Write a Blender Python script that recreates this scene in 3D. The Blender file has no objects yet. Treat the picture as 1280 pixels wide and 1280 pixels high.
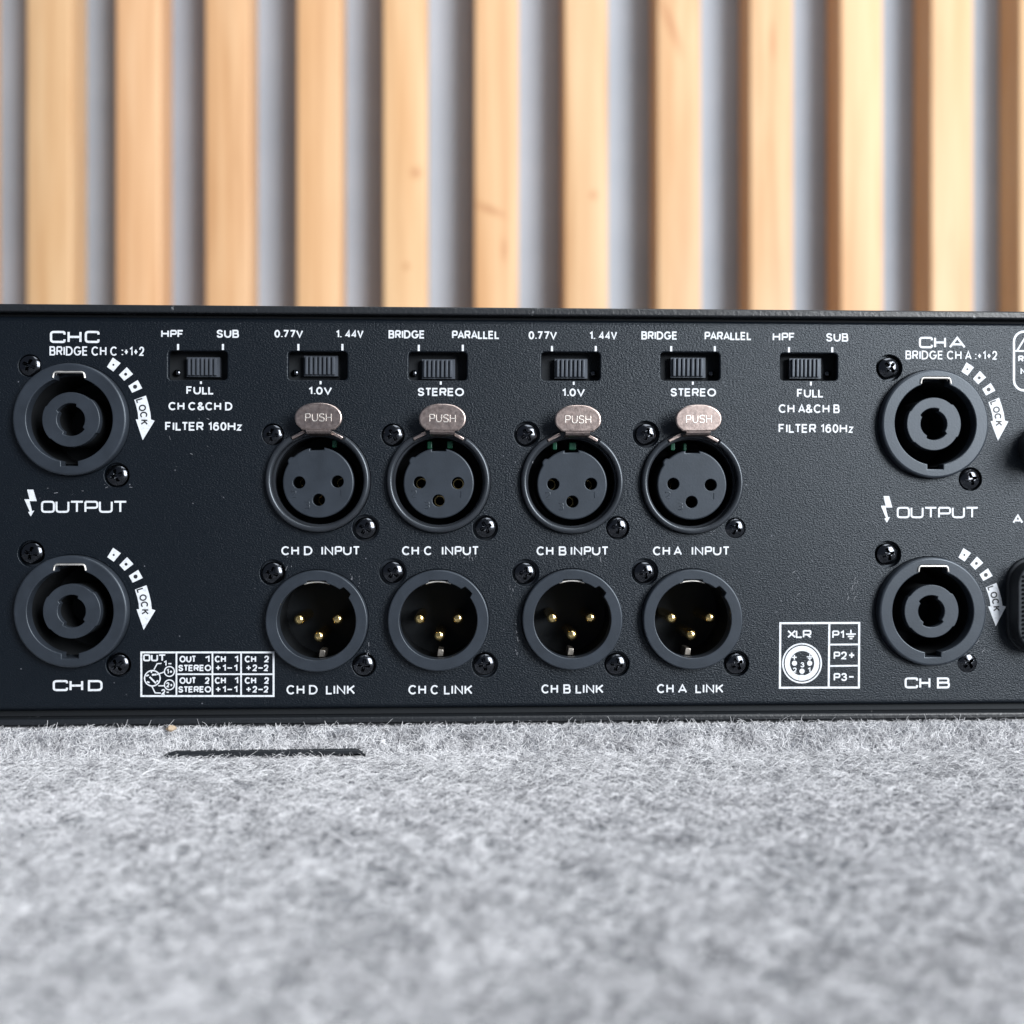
import bpy, math, random
import numpy as np
from mathutils import Vector
from mathutils.geometry import tessellate_polygon

R = math.radians
random.seed(7)
rng = np.random.default_rng(11)
MM = 0.001
sc = bpy.context.scene
col = sc.collection

# ------------------------------------------------------------------ camera
F_PX = 1280.0          # focal length in pixels of the 1280 px photograph
DIST = 217.0           # mm from the lens to the rear panel
YAW = R(2.2)           # camera turned slightly to the right of the panel's normal
cam_d = bpy.data.cameras.new('camera')
cam = bpy.data.objects.new('camera', cam_d)
col.objects.link(cam)
cam.location = (0, -DIST * MM, 0)
cam.rotation_euler = (R(90), 0, -YAW)
cam_d.sensor_width = 36
cam_d.lens = 36 * F_PX / 1280
cam_d.clip_start = 0.005
cam_d.clip_end = 20
cam_d.dof.use_dof = True
cam_d.dof.focus_distance = 0.2165
cam_d.dof.aperture_fstop = 11.5
sc.camera = cam

# ------------------------------------------------------------------ light
w = bpy.data.worlds.new('World')
sc.world = w
w.use_nodes = True
bg = w.node_tree.nodes['Background']
bg.inputs[0].default_value = (0.62, 0.72, 0.92, 1)
bg.inputs[1].default_value = 0.185

def area(name, loc, target, sx, sy, power, color):
    d = bpy.data.lights.new(name, 'AREA')
    d.shape = 'RECTANGLE'; d.size = sx; d.size_y = sy
    d.energy = power; d.color = color
    o = bpy.data.objects.new(name, d); col.objects.link(o)
    o.location = loc
    o.rotation_euler = (Vector(target) - Vector(loc)).to_track_quat('-Z', 'Y').to_euler()
    return o
area('window_light', (1.32, -1.5, 0.66), (0.0, 0.1, 0.0), 0.95, 1.25, 88, (0.96, 0.98, 1.0))
area('ceiling_light', (0.35, -0.35, 1.5), (0.0, 0.1, 0.0), 0.9, 0.9, 13, (0.95, 0.98, 1.0))

sc.view_settings.view_transform = 'Standard'
sc.view_settings.look = 'None'
sc.view_settings.exposure = 0.0
sc.view_settings.gamma = 1.0
sc.view_settings.use_curve_mapping = False
sc.render.engine = 'CYCLES'
sc.cycles.use_denoising = True
sc.cycles.denoiser = 'OPENIMAGEDENOISE'
sc.cycles.max_bounces = 6

# ------------------------------------------------------------------ geometry helpers
# "panel" coordinates in mm: u to the right, v up, w out of the panel towards the viewer
def W(u, v, w=0.0):
    return (u * MM, -w * MM, v * MM)

def P(px, py, w=0.0):
    """panel coordinates (mm) of a spot measured on the photograph, lying w mm in front of the panel"""
    a = (px - 640) / F_PX; b = (640 - py) / F_PX
    dx = math.sin(YAW) + a * math.cos(YAW)
    dy = math.cos(YAW) - a * math.sin(YAW)
    t = (DIST - w) / dy
    return (dx * t, b * t)

WORLD = {}
def link(name, data, parent=None, at=(0, 0, 0), rot=None):
    o = bpy.data.objects.new(name, data)
    col.objects.link(o)
    base = WORLD[parent.name] if parent else (0, 0, 0)
    o.parent = parent
    o.location = [a - b for a, b in zip(at, base)]
    if rot: o.rotation_euler = rot
    WORLD[o.name] = tuple(at)
    return o

def tag(o, label=None, cat=None, group=None, kind=None):
    if label: o['label'] = label
    if cat: o['category'] = cat
    if group: o['group'] = group
    if kind: o['kind'] = kind
    return o

class MB:
    def __init__(s): s.v = []; s.f = []; s.flat = []; s.lift = 0.0
    def add(s, vs, fs, flat=False):
        b = len(s.v); s.v += vs
        for f in fs: s.f.append([i + b for i in f]); s.flat.append(flat)
    def plate(s, loops, w0, w1, bev=0.2, seg=4, back=False):
        """loops: outer outline counter-clockwise, holes clockwise; bevelled front edge, straight walls down to w0"""
        if not isinstance(bev, (list, tuple)): bev = [bev] * len(loops)
        fronts = []; base = len(s.v); idx = []
        for lp, b in zip(loops, bev):
            n = len(lp); nr = norms(lp); rings = []
            for k in range(seg + 1):
                t = k / seg * math.pi / 2
                off = b * (1 - math.sin(t)); ww = w1 - b * (1 - math.cos(t))
                rings.append([(lp[i][0] + nr[i][0] * off, lp[i][1] + nr[i][1] * off, ww) for i in range(n)])
            rings.append([(p[0], p[1], w0) for p in lp])
            st = len(s.v)
            for rg in rings: s.v += rg
            idx.append(range(st, st + n)); fronts.append([Vector((p[0], p[1], 0)) for p in rings[0]])
            for k in range(len(rings) - 1):
                for i in range(n):
                    j = (i + 1) % n
                    s.f.append([st + k * n + i, st + (k + 1) * n + i, st + (k + 1) * n + j, st + k * n + j]); s.flat.append(False)
        flatidx = [i for r in idx for i in r]
        for t in tessellate_polygon(fronts):
            a, b2, c = [flatidx[i] for i in t]
            A, B, C = s.v[a], s.v[b2], s.v[c]
            ar = (B[0]-A[0])*(C[1]-A[1]) - (B[1]-A[1])*(C[0]-A[0])
            s.f.append([a, b2, c] if ar > 0 else [a, c, b2]); s.flat.append(True)
        if back:
            n = len(loops[0]); off = len(s.v)
            s.v += [(p[0], p[1], w0) for p in loops[0]]
            s.f.append([off + i for i in reversed(range(n))]); s.flat.append(True)
        return s
    def lathe(s, prof, c=(0, 0), seg=64, a0=0.0, a1=360.0):
        full = abs(a1 - a0 - 360) < 1e-6
        n = seg if full else seg + 1
        st = len(s.v)
        for i in range(n):
            a = R(a0 + (a1 - a0) * i / seg)
            for (r, ww) in prof: s.v.append((c[0] + r * math.cos(a), c[1] + r * math.sin(a), ww))
        m = len(prof)
        for i in range(seg):
            j = (i + 1) % n
            for k in range(m - 1):
                s.f.append([st + i*m + k, st + j*m + k, st + j*m + k + 1, st + i*m + k + 1]); s.flat.append(False)
        if not full:
            s.f.append([st + k for k in range(m)]); s.flat.append(True)
            s.f.append([st + (n - 1) * m + k for k in reversed(range(m))]); s.flat.append(True)
        return s
    def box(s, u0, u1, v0, v1, w0, w1):
        vs = [(u, v, ww) for ww in (w0, w1) for v in (v0, v1) for u in (u0, u1)]
        s.add(vs, [(0,2,3,1),(4,5,7,6),(0,1,5,4),(1,3,7,5),(3,2,6,7),(2,0,4,6)], True)
        return s
    def tube(s, pts, r, seg=6, closed=False):
        pts = [Vector(p) for p in pts]; n = len(pts); st = len(s.v)
        for i, p in enumerate(pts):
            a = pts[(i - 1) % n] if closed or i else p
            b = pts[(i + 1) % n] if closed or i < n - 1 else p
            d = (b - a).normalized()
            x = d.cross(Vector((0, 0, 1)))
            if x.length < 1e-4: x = d.cross(Vector((0, 1, 0)))
            x.normalize(); y = x.cross(d)
            for k in range(seg):
                t = 2 * math.pi * k / seg
                s.v.append(tuple(p + (x * math.cos(t) + y * math.sin(t)) * r))
        for i in range(n if closed else n - 1):
            j = (i + 1) % n
            for k in range(seg):
                l = (k + 1) % seg
                s.f.append([st + i*seg + k, st + i*seg + l, st + j*seg + l, st + j*seg + k]); s.flat.append(False)
        if not closed:
            s.f.append([st + k for k in range(seg)]); s.flat.append(True)
            s.f.append([st + (n-1)*seg + k for k in reversed(range(seg))]); s.flat.append(True)
        return s
    def stroke(s, pts, wd, ww=0.0, closed=False):
        """flat painted line of width wd along a polyline"""
        n = len(pts); st = len(s.v); h = wd / 2; s.lift += 0.004
        for i in range(n):
            p = pts[i]
            segs = []
            if closed or i > 0: segs.append((pts[i-1], p))
            if closed or i < n - 1: segs.append((p, pts[(i+1) % n]))
            nx = ny = 0; ns = []
            for a, b in segs:
                dx, dy = b[0]-a[0], b[1]-a[1]; l = math.hypot(dx, dy) or 1e-9
                ns.append((-dy/l, dx/l)); nx += -dy/l; ny += dx/l
            l = math.hypot(nx, ny) or 1e-9; nx /= l; ny /= l
            m = 1 / max(0.6, nx*ns[0][0] + ny*ns[0][1])
            wz = ww + s.lift + 0.0004*i
            s.v.append((p[0] + nx*h*m, p[1] + ny*h*m, wz)); s.v.append((p[0] - nx*h*m, p[1] - ny*h*m, wz))
        for i in range(n if closed else n - 1):
            j = (i + 1) % n
            s.f.append([st+2*i, st+2*i+1, st+2*j+1, st+2*j]); s.flat.append(True)
        return s
    def poly(s, pts, ww=0.0):
        s.add([(p[0], p[1], ww) for p in pts], [tuple(range(len(pts)))], True); return s
    def disc(s, c, r, ww=0.0, seg=24, r_in=None):
        if r_in is None:
            return s.poly([(c[0]+r*math.cos(2*math.pi*i/seg), c[1]+r*math.sin(2*math.pi*i/seg)) for i in range(seg)], ww)
        return s.stroke([(c[0]+(r+r_in)/2*math.cos(2*math.pi*i/seg), c[1]+(r+r_in)/2*math.sin(2*math.pi*i/seg)) for i in range(seg)], r - r_in, ww, True)
    def mesh(s, name, mat, sharp=35):
        me = bpy.data.meshes.new(name)
        me.from_pydata([W(*v) for v in s.v], [], s.f)
        me.polygons.foreach_set('use_smooth', [not f for f in s.flat])
        me.update()
        if sharp and not all(s.flat):
            me.set_sharp_from_angle(angle=R(sharp))
            me.polygons.foreach_set('use_smooth', [not f for f in s.flat])
        me.materials.append(mat)
        return me
    def build(s, name, mat, parent=None, at=(0, 0, 0), rot=None, sharp=35):
        return link(name, s.mesh(name, mat, sharp), parent, W(*at), rot)

def norms(lp):
    """inward (left-hand) mitre normals of a closed outline"""
    n = len(lp); out = []
    for i in range(n):
        a, p, b = lp[i-1], lp[i], lp[(i+1) % n]
        x1, y1 = p[0]-a[0], p[1]-a[1]; x2, y2 = b[0]-p[0], b[1]-p[1]
        l1 = math.hypot(x1, y1) or 1e-9; l2 = math.hypot(x2, y2) or 1e-9
        nx, ny = -y1/l1 - y2/l2, x1/l1 + x2/l2
        l = math.hypot(nx, ny) or 1e-9; nx /= l; ny /= l
        m = 1 / max(0.5, nx*(-y1/l1) + ny*(x1/l1))
        out.append((nx*m, ny*m))
    return out
def circle(c, r, seg=64, cw=False):
    p = [(c[0]+r*math.cos(2*math.pi*i/seg), c[1]+r*math.sin(2*math.pi*i/seg)) for i in range(seg)]
    return p[::-1] if cw else p
def rrect(u0, u1, v0, v1, r, seg=5, cw=False):
    p = []
    for cx, cy, a in ((u1-r, v1-r, 0), (u0+r, v1-r, 90), (u0+r, v0+r, 180), (u1-r, v0+r, 270)):
        for k in range(seg + 1):
            t = R(a + 90*k/seg); p.append((cx + r*math.cos(t), cy + r*math.sin(t)))
    return p[::-1] if cw else p
def polar(fn, seg=180, cw=False):
    p = []
    for i in range(seg):
        a = 360 * i / seg; r = fn(a)
        p.append((r*math.cos(R(a)), r*math.sin(R(a))))
    return p[::-1] if cw else p
def rounded(pts, rad, closed=False, seg=4):
    """polyline with rounded corners; rad: one number or one per point"""
    n = len(pts); out = []
    if not isinstance(rad, (list, tuple)): rad = [rad]*n
    for i in range(n):
        if (not closed and i in (0, n-1)) or rad[i] == 0: out.append(pts[i]); continue
        a, p, b = Vector(pts[i-1]), Vector(pts[i]), Vector(pts[(i+1) % n])
        d1, d2 = (a-p), (b-p)
        rr = min(rad[i], d1.length*0.49, d2.length*0.49)
        s0 = p + d1.normalized()*rr; s1 = p + d2.normalized()*rr
        for k in range(seg+1):
            t = k/seg
            q = s0*(1-t)**2 + p*2*t*(1-t) + s1*t*t
            out.append((q.x, q.y))
    return out
def catmull(pts, k=5):
    n = len(pts); out = []
    for i in range(n):
        p0, p1, p2, p3 = [Vector(pts[(i+d) % n]) for d in (-1, 0, 1, 2)]
        for j in range(k):
            t = j/k
            q = 0.5*((2*p1)+(p2-p0)*t+(2*p0-5*p1+4*p2-p3)*t*t+(3*p1-p0-3*p2+p3)*t**3)
            out.append((q.x, q.y))
    return out

# ------------------------------------------------------------------ materials
def material(name, color, rough=0.5, metal=0.0, spec=0.5, tint=(1, 1, 1)):
    m = bpy.data.materials.new(name); m.use_nodes = True
    b = m.node_tree.nodes['Principled BSDF']
    b.inputs['Base Color'].default_value = (*color, 1)
    b.inputs['Roughness'].default_value = rough
    b.inputs['Metallic'].default_value = metal
    b.inputs['Specular IOR Level'].default_value = spec
    b.inputs['Specular Tint'].default_value = (*tint, 1)
    return m, m.node_tree.nodes, m.node_tree.links, b
def node(nt, typ, **kw):
    n = nt.new(typ)
    for k, v in kw.items():
        if k in n.inputs: n.inputs[k].default_value = v
        else: setattr(n, k, v)
    return n
def coords(nt, ln, scale=(1, 1, 1), world=True):
    g = nt.new('ShaderNodeNewGeometry') if world else nt.new('ShaderNodeTexCoord')
    mp = nt.new('ShaderNodeMapping'); mp.inputs['Scale'].default_value = scale
    ln.new(g.outputs['Position' if world else 'Object'], mp.inputs['Vector'])
    return mp.outputs[0]
def ramp(nt, ln, src, stops):
    r = nt.new('ShaderNodeValToRGB')
    e = r.color_ramp.elements
    while len(e) < len(stops): e.new(0.5)
    for k, (p, c) in enumerate(stops):
        e[k].position = p; e[k].color = (*c, 1) if len(c) == 3 else c
    ln.new(src, r.inputs[0]); return r
def mixc(nt, ln, fac, a, b, mode='MIX'):
    m = nt.new('ShaderNodeMix'); m.data_type = 'RGBA'; m.blend_type = mode
    for sock, val in ((m.inputs[0], fac), (m.inputs[6], a), (m.inputs[7], b)):
        if hasattr(val, 'is_linked') or hasattr(val, 'links'): ln.new(val, sock)
        elif isinstance(val, (int, float)): sock.default_value = val
        else: sock.default_value = (*val, 1) if len(val) == 3 else val
    return m.outputs[2]
def bump(nt, ln, b, height, strength=0.3, dist=0.0001):
    n = nt.new('ShaderNodeBump'); n.inputs['Strength'].default_value = strength; n.inputs['Distance'].default_value = dist
    ln.new(height, n.inputs['Height']); ln.new(n.outputs[0], b.inputs['Normal'])

# black powder-coated sheet steel: leathery grain, dust and fine scuffs
M_panel, nt, ln, b = material('black_powder_coat', (0.0034, 0.0054, 0.0085), 0.40, 0, 0.38, (0.84, 0.92, 1.0))
c1 = coords(nt, ln, (1, 1, 1.5))
n1 = node(nt, 'ShaderNodeTexNoise', Scale=2300.0, Detail=4.0, Roughness=0.6); ln.new(c1, n1.inputs['Vector'])
bump(nt, ln, b, n1.outputs['Fac'], 0.8, 0.00017)
dust = node(nt, 'ShaderNodeTexVoronoi', Scale=330.0, Randomness=1.0); ln.new(coords(nt, ln), dust.inputs['Vector'])
dr = ramp(nt, ln, dust.outputs['Distance'], [(0.0, (1, 1, 1)), (0.062, (0, 0, 0))])
sel = ramp(nt, ln, dust.outputs['Color'], [(0.60, (0, 0, 0)), (0.66, (1, 1, 1))])
dm = mixc(nt, ln, 1.0, dr.outputs[0], sel.outputs[0], 'MULTIPLY')
scr = node(nt, 'ShaderNodeTexNoise', Scale=60.0, Detail=6.0, Roughness=0.75); ln.new(coords(nt, ln, (9, 9, 1.4)), scr.inputs['Vector'])
sr = ramp(nt, ln, scr.outputs['Fac'], [(0.66, (0, 0, 0)), (0.74, (0.7, 0.7, 0.7))])
msk = node(nt, 'ShaderNodeTexNoise', Scale=26.0, Detail=1.0); ln.new(coords(nt, ln), msk.inputs['Vector'])
mr = ramp(nt, ln, msk.outputs['Fac'], [(0.52, (0, 0, 0)), (0.66, (1, 1, 1))])
sm = mixc(nt, ln, 1.0, sr.outputs[0], mr.outputs[0], 'MULTIPLY')
wear = mixc(nt, ln, 1.0, dm, sm, 'ADD')
ln.new(mixc(nt, ln, wear, (0.0034, 0.0054, 0.0085), (0.20, 0.21, 0.24)), b.inputs['Base Color'])
rr_ = node(nt, 'ShaderNodeMapRange'); rr_.inputs['To Min'].default_value = 0.27; rr_.inputs['To Max'].default_value = 0.38
ln.new(msk.outputs['Fac'], rr_.inputs['Value']); ln.new(rr_.outputs[0], b.inputs['Roughness'])

# worn painted edge of the lids
M_cover, nt, ln, b = material('black_cover_paint', (0.010, 0.012, 0.015), 0.4)
n1 = node(nt, 'ShaderNodeTexNoise', Scale=1300.0, Detail=3.0, Roughness=0.6); ln.new(coords(nt, ln), n1.inputs['Vector'])
bump(nt, ln, b, n1.outputs['Fac'], 0.7, 0.00015)
n2 = node(nt, 'ShaderNodeTexNoise', Scale=420.0, Detail=4.0, Roughness=0.7); ln.new(coords(nt, ln), n2.inputs['Vector'])
e2 = ramp(nt, ln, n2.outputs['Fac'], [(0.66, (0.010, 0.012, 0.015)), (0.74, (0.16, 0.17, 0.18))])
ln.new(e2.outputs[0], b.inputs['Base Color'])

def plastic(name, c, rough, grain=0.25):
    m, nt, ln, b = material(name, c, rough, 0, 0.5, (0.82, 0.91, 1.0))
    n = node(nt, 'ShaderNodeTexNoise', Scale=2600.0, Detail=2.0); ln.new(coords(nt, ln), n.inputs['Vector'])
    bump(nt, ln, b, n.outputs['Fac'], grain, 0.00006)
    n3 = node(nt, 'ShaderNodeTexNoise', Scale=240.0, Detail=4.0); ln.new(coords(nt, ln), n3.inputs['Vector'])
    r = ramp(nt, ln, n3.outputs['Fac'], [(0.3, tuple(x*0.85 for x in c)), (0.75, tuple(x*1.25 for x in c))])
    ln.new(r.outputs[0], b.inputs['Base Color'])
    return m
M_socket = plastic('charcoal_socket_plastic', (0.021, 0.026, 0.034), 0.38)
M_core = plastic('charcoal_core_plastic', (0.021, 0.026, 0.034), 0.42)
M_ring = plastic('black_ring_metal', (0.022, 0.025, 0.03), 0.3, 0.12)
M_black = plastic('inner_black_with_shade', (0.0022, 0.0022, 0.0026), 0.7)  # near-black inner parts; the shade of deep bores is put into the colour
M_knob = plastic('slider_plastic', (0.055, 0.062, 0.075), 0.4)
M_plug = plastic('black_plug_rubber', (0.006, 0.0065, 0.008), 0.66)
M_green = plastic('green_latch_plastic', (0.008, 0.09, 0.042), 0.4)
def metal(name, c, rough, grain=0.15, sc_=900.0):
    m, nt, ln, b = material(name, c, rough, 1.0)
    n = node(nt, 'ShaderNodeTexNoise', Scale=sc_, Detail=4.0, Roughness=0.7); ln.new(coords(nt, ln), n.inputs['Vector'])
    bump(nt, ln, b, n.outputs['Fac'], grain, 0.00008)
    mr = node(nt, 'ShaderNodeMapRange'); mr.inputs['To Min'].default_value = rough*0.6; mr.inputs['To Max'].default_value = rough*1.5
    ln.new(n.outputs['Fac'], mr.inputs['Value']); ln.new(mr.outputs[0], b.inputs['Roughness'])
    return m
M_screw = metal('black_nickel_screw', (0.075, 0.08, 0.09), 0.16, 0.1)
M_tab = metal('nickel_with_reflections', (0.50, 0.41, 0.38), 0.32, 0.3)  # pinkish tone: a warm reflection put into the nickel's colour
nt, ln = M_tab.node_tree.nodes, M_tab.node_tree.links
tn = node(nt, 'ShaderNodeTexNoise', Scale=1700.0, Detail=5.0, Roughness=0.75); ln.new(coords(nt, ln), tn.inputs['Vector'])
tr = ramp(nt, ln, tn.outputs['Fac'], [(0.3, (0.36, 0.28, 0.255)), (0.52, (0.46, 0.375, 0.345)), (0.72, (0.58, 0.49, 0.455))])  # mottled colour stands in for varied reflections on the tabs
ln.new(tr.outputs[0], nt['Principled BSDF'].inputs['Base Color'])
M_spring = metal('spring_steel', (0.9, 0.87, 0.82), 0.45)
M_dull = metal('dull_contact_metal', (0.42, 0.39, 0.35), 0.45, 0.4)
M_gold = metal('gold_plating', (0.95, 0.70, 0.30), 0.18, 0.05)
# silk-screened paint, slightly uneven
def ink(name, c):
    m, nt, ln, b = material(name, c, 0.55)
    n = node(nt, 'ShaderNodeTexNoise', Scale=1500.0, Detail=3.0); ln.new(coords(nt, ln), n.inputs['Vector'])
    r = ramp(nt, ln, n.outputs['Fac'], [(0.28, tuple(x*0.72 for x in c)), (0.5, c)])
    ln.new(r.outputs[0], b.inputs['Base Color']); return m
M_ink = ink('white_screen_print', (0.66, 0.69, 0.73))
M_inkdark = ink('black_screen_print', (0.012, 0.014, 0.018))
M_emboss = M_core

# ------------------------------------------------------------------ the setting: wall with battens
WALL_Y = 0.513
M_wall, nt, ln, b = material('grey_wall_paint', (0.44, 0.46, 0.53), 0.7)
n1 = node(nt, 'ShaderNodeTexNoise', Scale=9.0, Detail=5.0, Roughness=0.6); ln.new(coords(nt, ln), n1.inputs['Vector'])
r1 = ramp(nt, ln, n1.outputs['Fac'], [(0.3, (0.295, 0.335, 0.39)), (0.7, (0.36, 0.395, 0.45))])
ln.new(r1.outputs[0], b.inputs['Base Color'])
n2 = node(nt, 'ShaderNodeTexNoise', Scale=500.0, Detail=3.0); ln.new(coords(nt, ln), n2.inputs['Vector'])
bump(nt, ln, b, n2.outputs['Fac'], 0.3, 0.0004)

mb = MB()
mb.add([(-900, -350, -513), (1000, -350, -513), (1000, 650, -513), (-900, 650, -513),
        (-900, -350, -533), (1000, -350, -533), (1000, 650, -533), (-900, 650, -533)],
       [(0, 1, 2, 3), (5, 4, 7, 6), (3, 2, 6, 7), (1, 0, 4, 5), (0, 3, 7, 4), (2, 1, 5, 6)], True)
wall = tag(mb.build('wall', M_wall), kind='structure')

M_pine, nt, ln, b = material('planed_pine', (0.70, 0.48, 0.29), 0.5)
oi = nt.new('ShaderNodeObjectInfo')
sep = nt.new('ShaderNodeNewGeometry')
offs = nt.new('ShaderNodeVectorMath'); offs.operation = 'SCALE'; offs.inputs['Scale'].default_value = 0.0
cmb = nt.new('ShaderNodeCombineXYZ'); ln.new(oi.outputs['Random'], cmb.inputs[2])
mul = nt.new('ShaderNodeVectorMath'); mul.operation = 'SCALE'; mul.inputs['Scale'].default_value = 37.0; ln.new(cmb.outputs[0], mul.inputs[0])
addv = nt.new('ShaderNodeVectorMath'); addv.operation = 'ADD'; ln.new(sep.outputs['Position'], addv.inputs[0]); ln.new(mul.outputs[0], addv.inputs[1])
mp = nt.new('ShaderNodeMapping'); mp.inputs['Scale'].default_value = (1, 1, 0.035); ln.new(addv.outputs[0], mp.inputs['Vector'])
g1 = node(nt, 'ShaderNodeTexNoise', Scale=120.0, Detail=4.0, Roughness=0.6, Distortion=0.6); ln.new(mp.outputs[0], g1.inputs['Vector'])
mp2 = nt.new('ShaderNodeMapping'); mp2.inputs['Scale'].default_value = (1, 1, 0.12); ln.new(addv.outputs[0], mp2.inputs['Vector'])
g2 = node(nt, 'ShaderNodeTexNoise', Scale=26.0, Detail=3.0, Distortion=1.2); ln.new(mp2.outputs[0], g2.inputs['Vector'])
ra = ramp(nt, ln, g1.outputs['Fac'], [(0.25, (0.58, 0.34, 0.175)), (0.5, (0.71, 0.465, 0.27)), (0.75, (0.77, 0.54, 0.335))])
rb = ramp(nt, ln, g2.outputs['Fac'], [(0.3, (0.90, 0.80, 0.70)), (0.65, (1.0, 1.0, 1.0))])
wc = mixc(nt, ln, 1.0, ra.outputs[0], rb.outputs[0], 'MULTIPLY')
tint = ramp(nt, ln, oi.outputs['Random'], [(0.0, (0.98, 0.98, 0.90)), (0.3, (1.0, 0.91, 0.85)), (0.6, (0.90, 0.90, 0.84)), (0.8, (1.0, 1.0, 0.98)), (1.0, (0.97, 0.90, 0.80))])
wc = mixc(nt, ln, 1.0, wc, tint.outputs[0], 'MULTIPLY')

def at_depth(px, py, y):      # a spot of the photograph on a plane y metres behind the panel
    u, v = P(px, py, -y * 1000); return (u * MM, y, v * MM)
SLAT_Y = WALL_Y - 0.030
pos = nt.new('ShaderNodeNewGeometry')
for (kx, ky, sx, sz, tilt) in ((520, 216, 0.0055, 0.006, 0), (508, 333, 0.0035, 0.0035, 0), (742, 244, 0.0038, 0.005, 0),
                               (612, 262, 0.016, 0.004, -22), (838, 30, 0.005, 0.03, 20), (966, 52, 0.003, 0.02, 0), (630, 312, 0.003, 0.012, 0)):
    k = at_depth(kx, ky, SLAT_Y)
    sub = nt.new('ShaderNodeVectorMath'); sub.operation = 'SUBTRACT'; sub.inputs[1].default_value = k; ln.new(pos.outputs['Position'], sub.inputs[0])
    m2 = nt.new('ShaderNodeMapping'); m2.vector_type = 'TEXTURE'; m2.inputs['Rotation'].default_value = (0, R(-tilt), 0); m2.inputs['Scale'].default_value = (sx, 0.05, sz)
    ln.new(sub.outputs[0], m2.inputs['Vector'])
    le = nt.new('ShaderNodeVectorMath'); le.operation = 'LENGTH'; ln.new(m2.outputs[0], le.inputs[0])
    kr = ramp(nt, ln, le.outputs['Value'], [(0.2, (0.62, 0.62, 0.62)), (1.0, (0, 0, 0))])
    wc = mixc(nt, ln, kr.outputs[0], wc, (0.42, 0.17, 0.06))
ln.new(wc, b.inputs['Base Color'])
bump(nt, ln, b, g1.outputs['Fac'], 0.25, 0.0004)

# pine battens 30 x 30 mm, 62 mm apart
front_left = [-305, -193, -80, 33, 145, 258, 370, 480, 592, 706, 823, 938, 1052, 1163, 1275, 1388, 1500]
for i, px in enumerate(front_left):
    u0 = P(px, 640, -SLAT_Y * 1000)[0]
    wd = 30.0 + random.uniform(-0.4, 0.4)
    m = MB().plate([rrect(-wd/2, wd/2, -15, 15, 1.3, 3)], 0, 950, 0.6, 2, True)
    me = m.mesh('slat', M_pine)
    # the plate was drawn lying down: stand it up (its w axis becomes the height)
    co = np.empty(len(me.vertices) * 3); me.vertices.foreach_get('co', co); co = co.reshape(-1, 3)
    co = np.stack([co[:, 0], co[:, 2], -co[:, 1]], 1)
    me.vertices.foreach_set('co', co.ravel()); me.flip_normals(); me.update()
    s_ = link('slat', me, wall, ((u0 + wd/2) * MM, WALL_Y - 0.0152, -0.34), (0, R(random.uniform(-0.08, 0.08)), 0))

# ------------------------------------------------------------------ the setting: carpeted table with a low step
STEP_TOP, STEP_LOW = -44.9, -51.0          # mm
path = [(400, STEP_TOP), (200, STEP_TOP), (60, STEP_TOP), (20, STEP_TOP), (4, STEP_TOP), (-0.6, STEP_TOP)]
for k in range(1, 7):
    a = R(90 - 15*k); path.append((-0.6 - 1.9*math.cos(a), STEP_TOP - 1.9 + 1.9*math.sin(a)))
path += [(-2.7, -47.8), (-2.9, -48.9)]
for k in range(1, 6):
    a = R(18*k); path.append((-2.9 - 2.1*(1-math.cos(a)), -48.9 - 2.1*math.sin(a)))
path += [(-8, STEP_LOW), (-20, STEP_LOW), (-60, STEP_LOW), (-120, STEP_LOW), (-200, STEP_LOW), (-420, STEP_LOW)]
xs = np.linspace(-420, 460, 89)
vs, fs = [], []
def lump(x, y):
    return 0.12*math.sin(x*0.21 + 1.3*math.sin(y*0.17)) * math.cos(y*0.26 + 0.9*math.sin(x*0.11)) + 0.10*math.sin(x*0.63+y*0.5)
for (y, z) in path:
    for x in xs:
        k = lump(x, y) if y < -2.6 else 0
        vs.append((x*MM, (y - (k if -6 < y else 0))*MM, (z + (k if y <= -8 else 0))*MM))
n = len(xs)
for i in range(len(path)-1):
    for j in range(n-1): fs.append((i*n+j, i*n+j+1, (i+1)*n+j+1, (i+1)*n+j)[::-1])
me = bpy.data.meshes.new('carpet'); me.from_pydata(vs, [], fs); me.polygons.foreach_set('use_smooth', [True]*len(fs))
M_felt, nt, ln, b = material('grey_felt_backing', (0.30, 0.31, 0.34), 0.95, 0, 0.1)
n1 = node(nt, 'ShaderNodeTexNoise', Scale=700.0, Detail=5.0, Roughness=0.7); ln.new(coords(nt, ln), n1.inputs['Vector'])
r1 = ramp(nt, ln, n1.outputs['Fac'], [(0.3, (0.07, 0.075, 0.085)), (0.65, (0.30, 0.31, 0.33))]); ln.new(r1.outputs[0], b.inputs['Base Color'])  # backing coloured dark, painting shade into the gaps between fibres
bump(nt, ln, b, n1.outputs['Fac'], 0.9, 0.0009)
me.materials.append(M_felt)
carpet = tag(link('carpet', me), kind='structure')

# ------------------------------------------------------------------ amplifier
AMP_L, AMP_R = -150.0, 290.0
PANEL_TOP, PANEL_BOT = 40.9, -41.6
LID_TOP, LID_BOT = 43.2, 41.55
FLOOR_TOP, FLOOR_BOT = -42.95, -44.6
DEPTH = 380.0
amp = bpy.data.objects.new('amplifier', None); col.objects.link(amp)
amp.empty_display_size = 0.05
amp.location = W((AMP_L+AMP_R)/2, FLOOR_BOT, -DEPTH/2); WORLD[amp.name] = tuple(amp.location)
tag(amp, 'black metal rack power amplifier seen from its socket-covered rear panel on grey carpet', 'amplifier')

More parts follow.
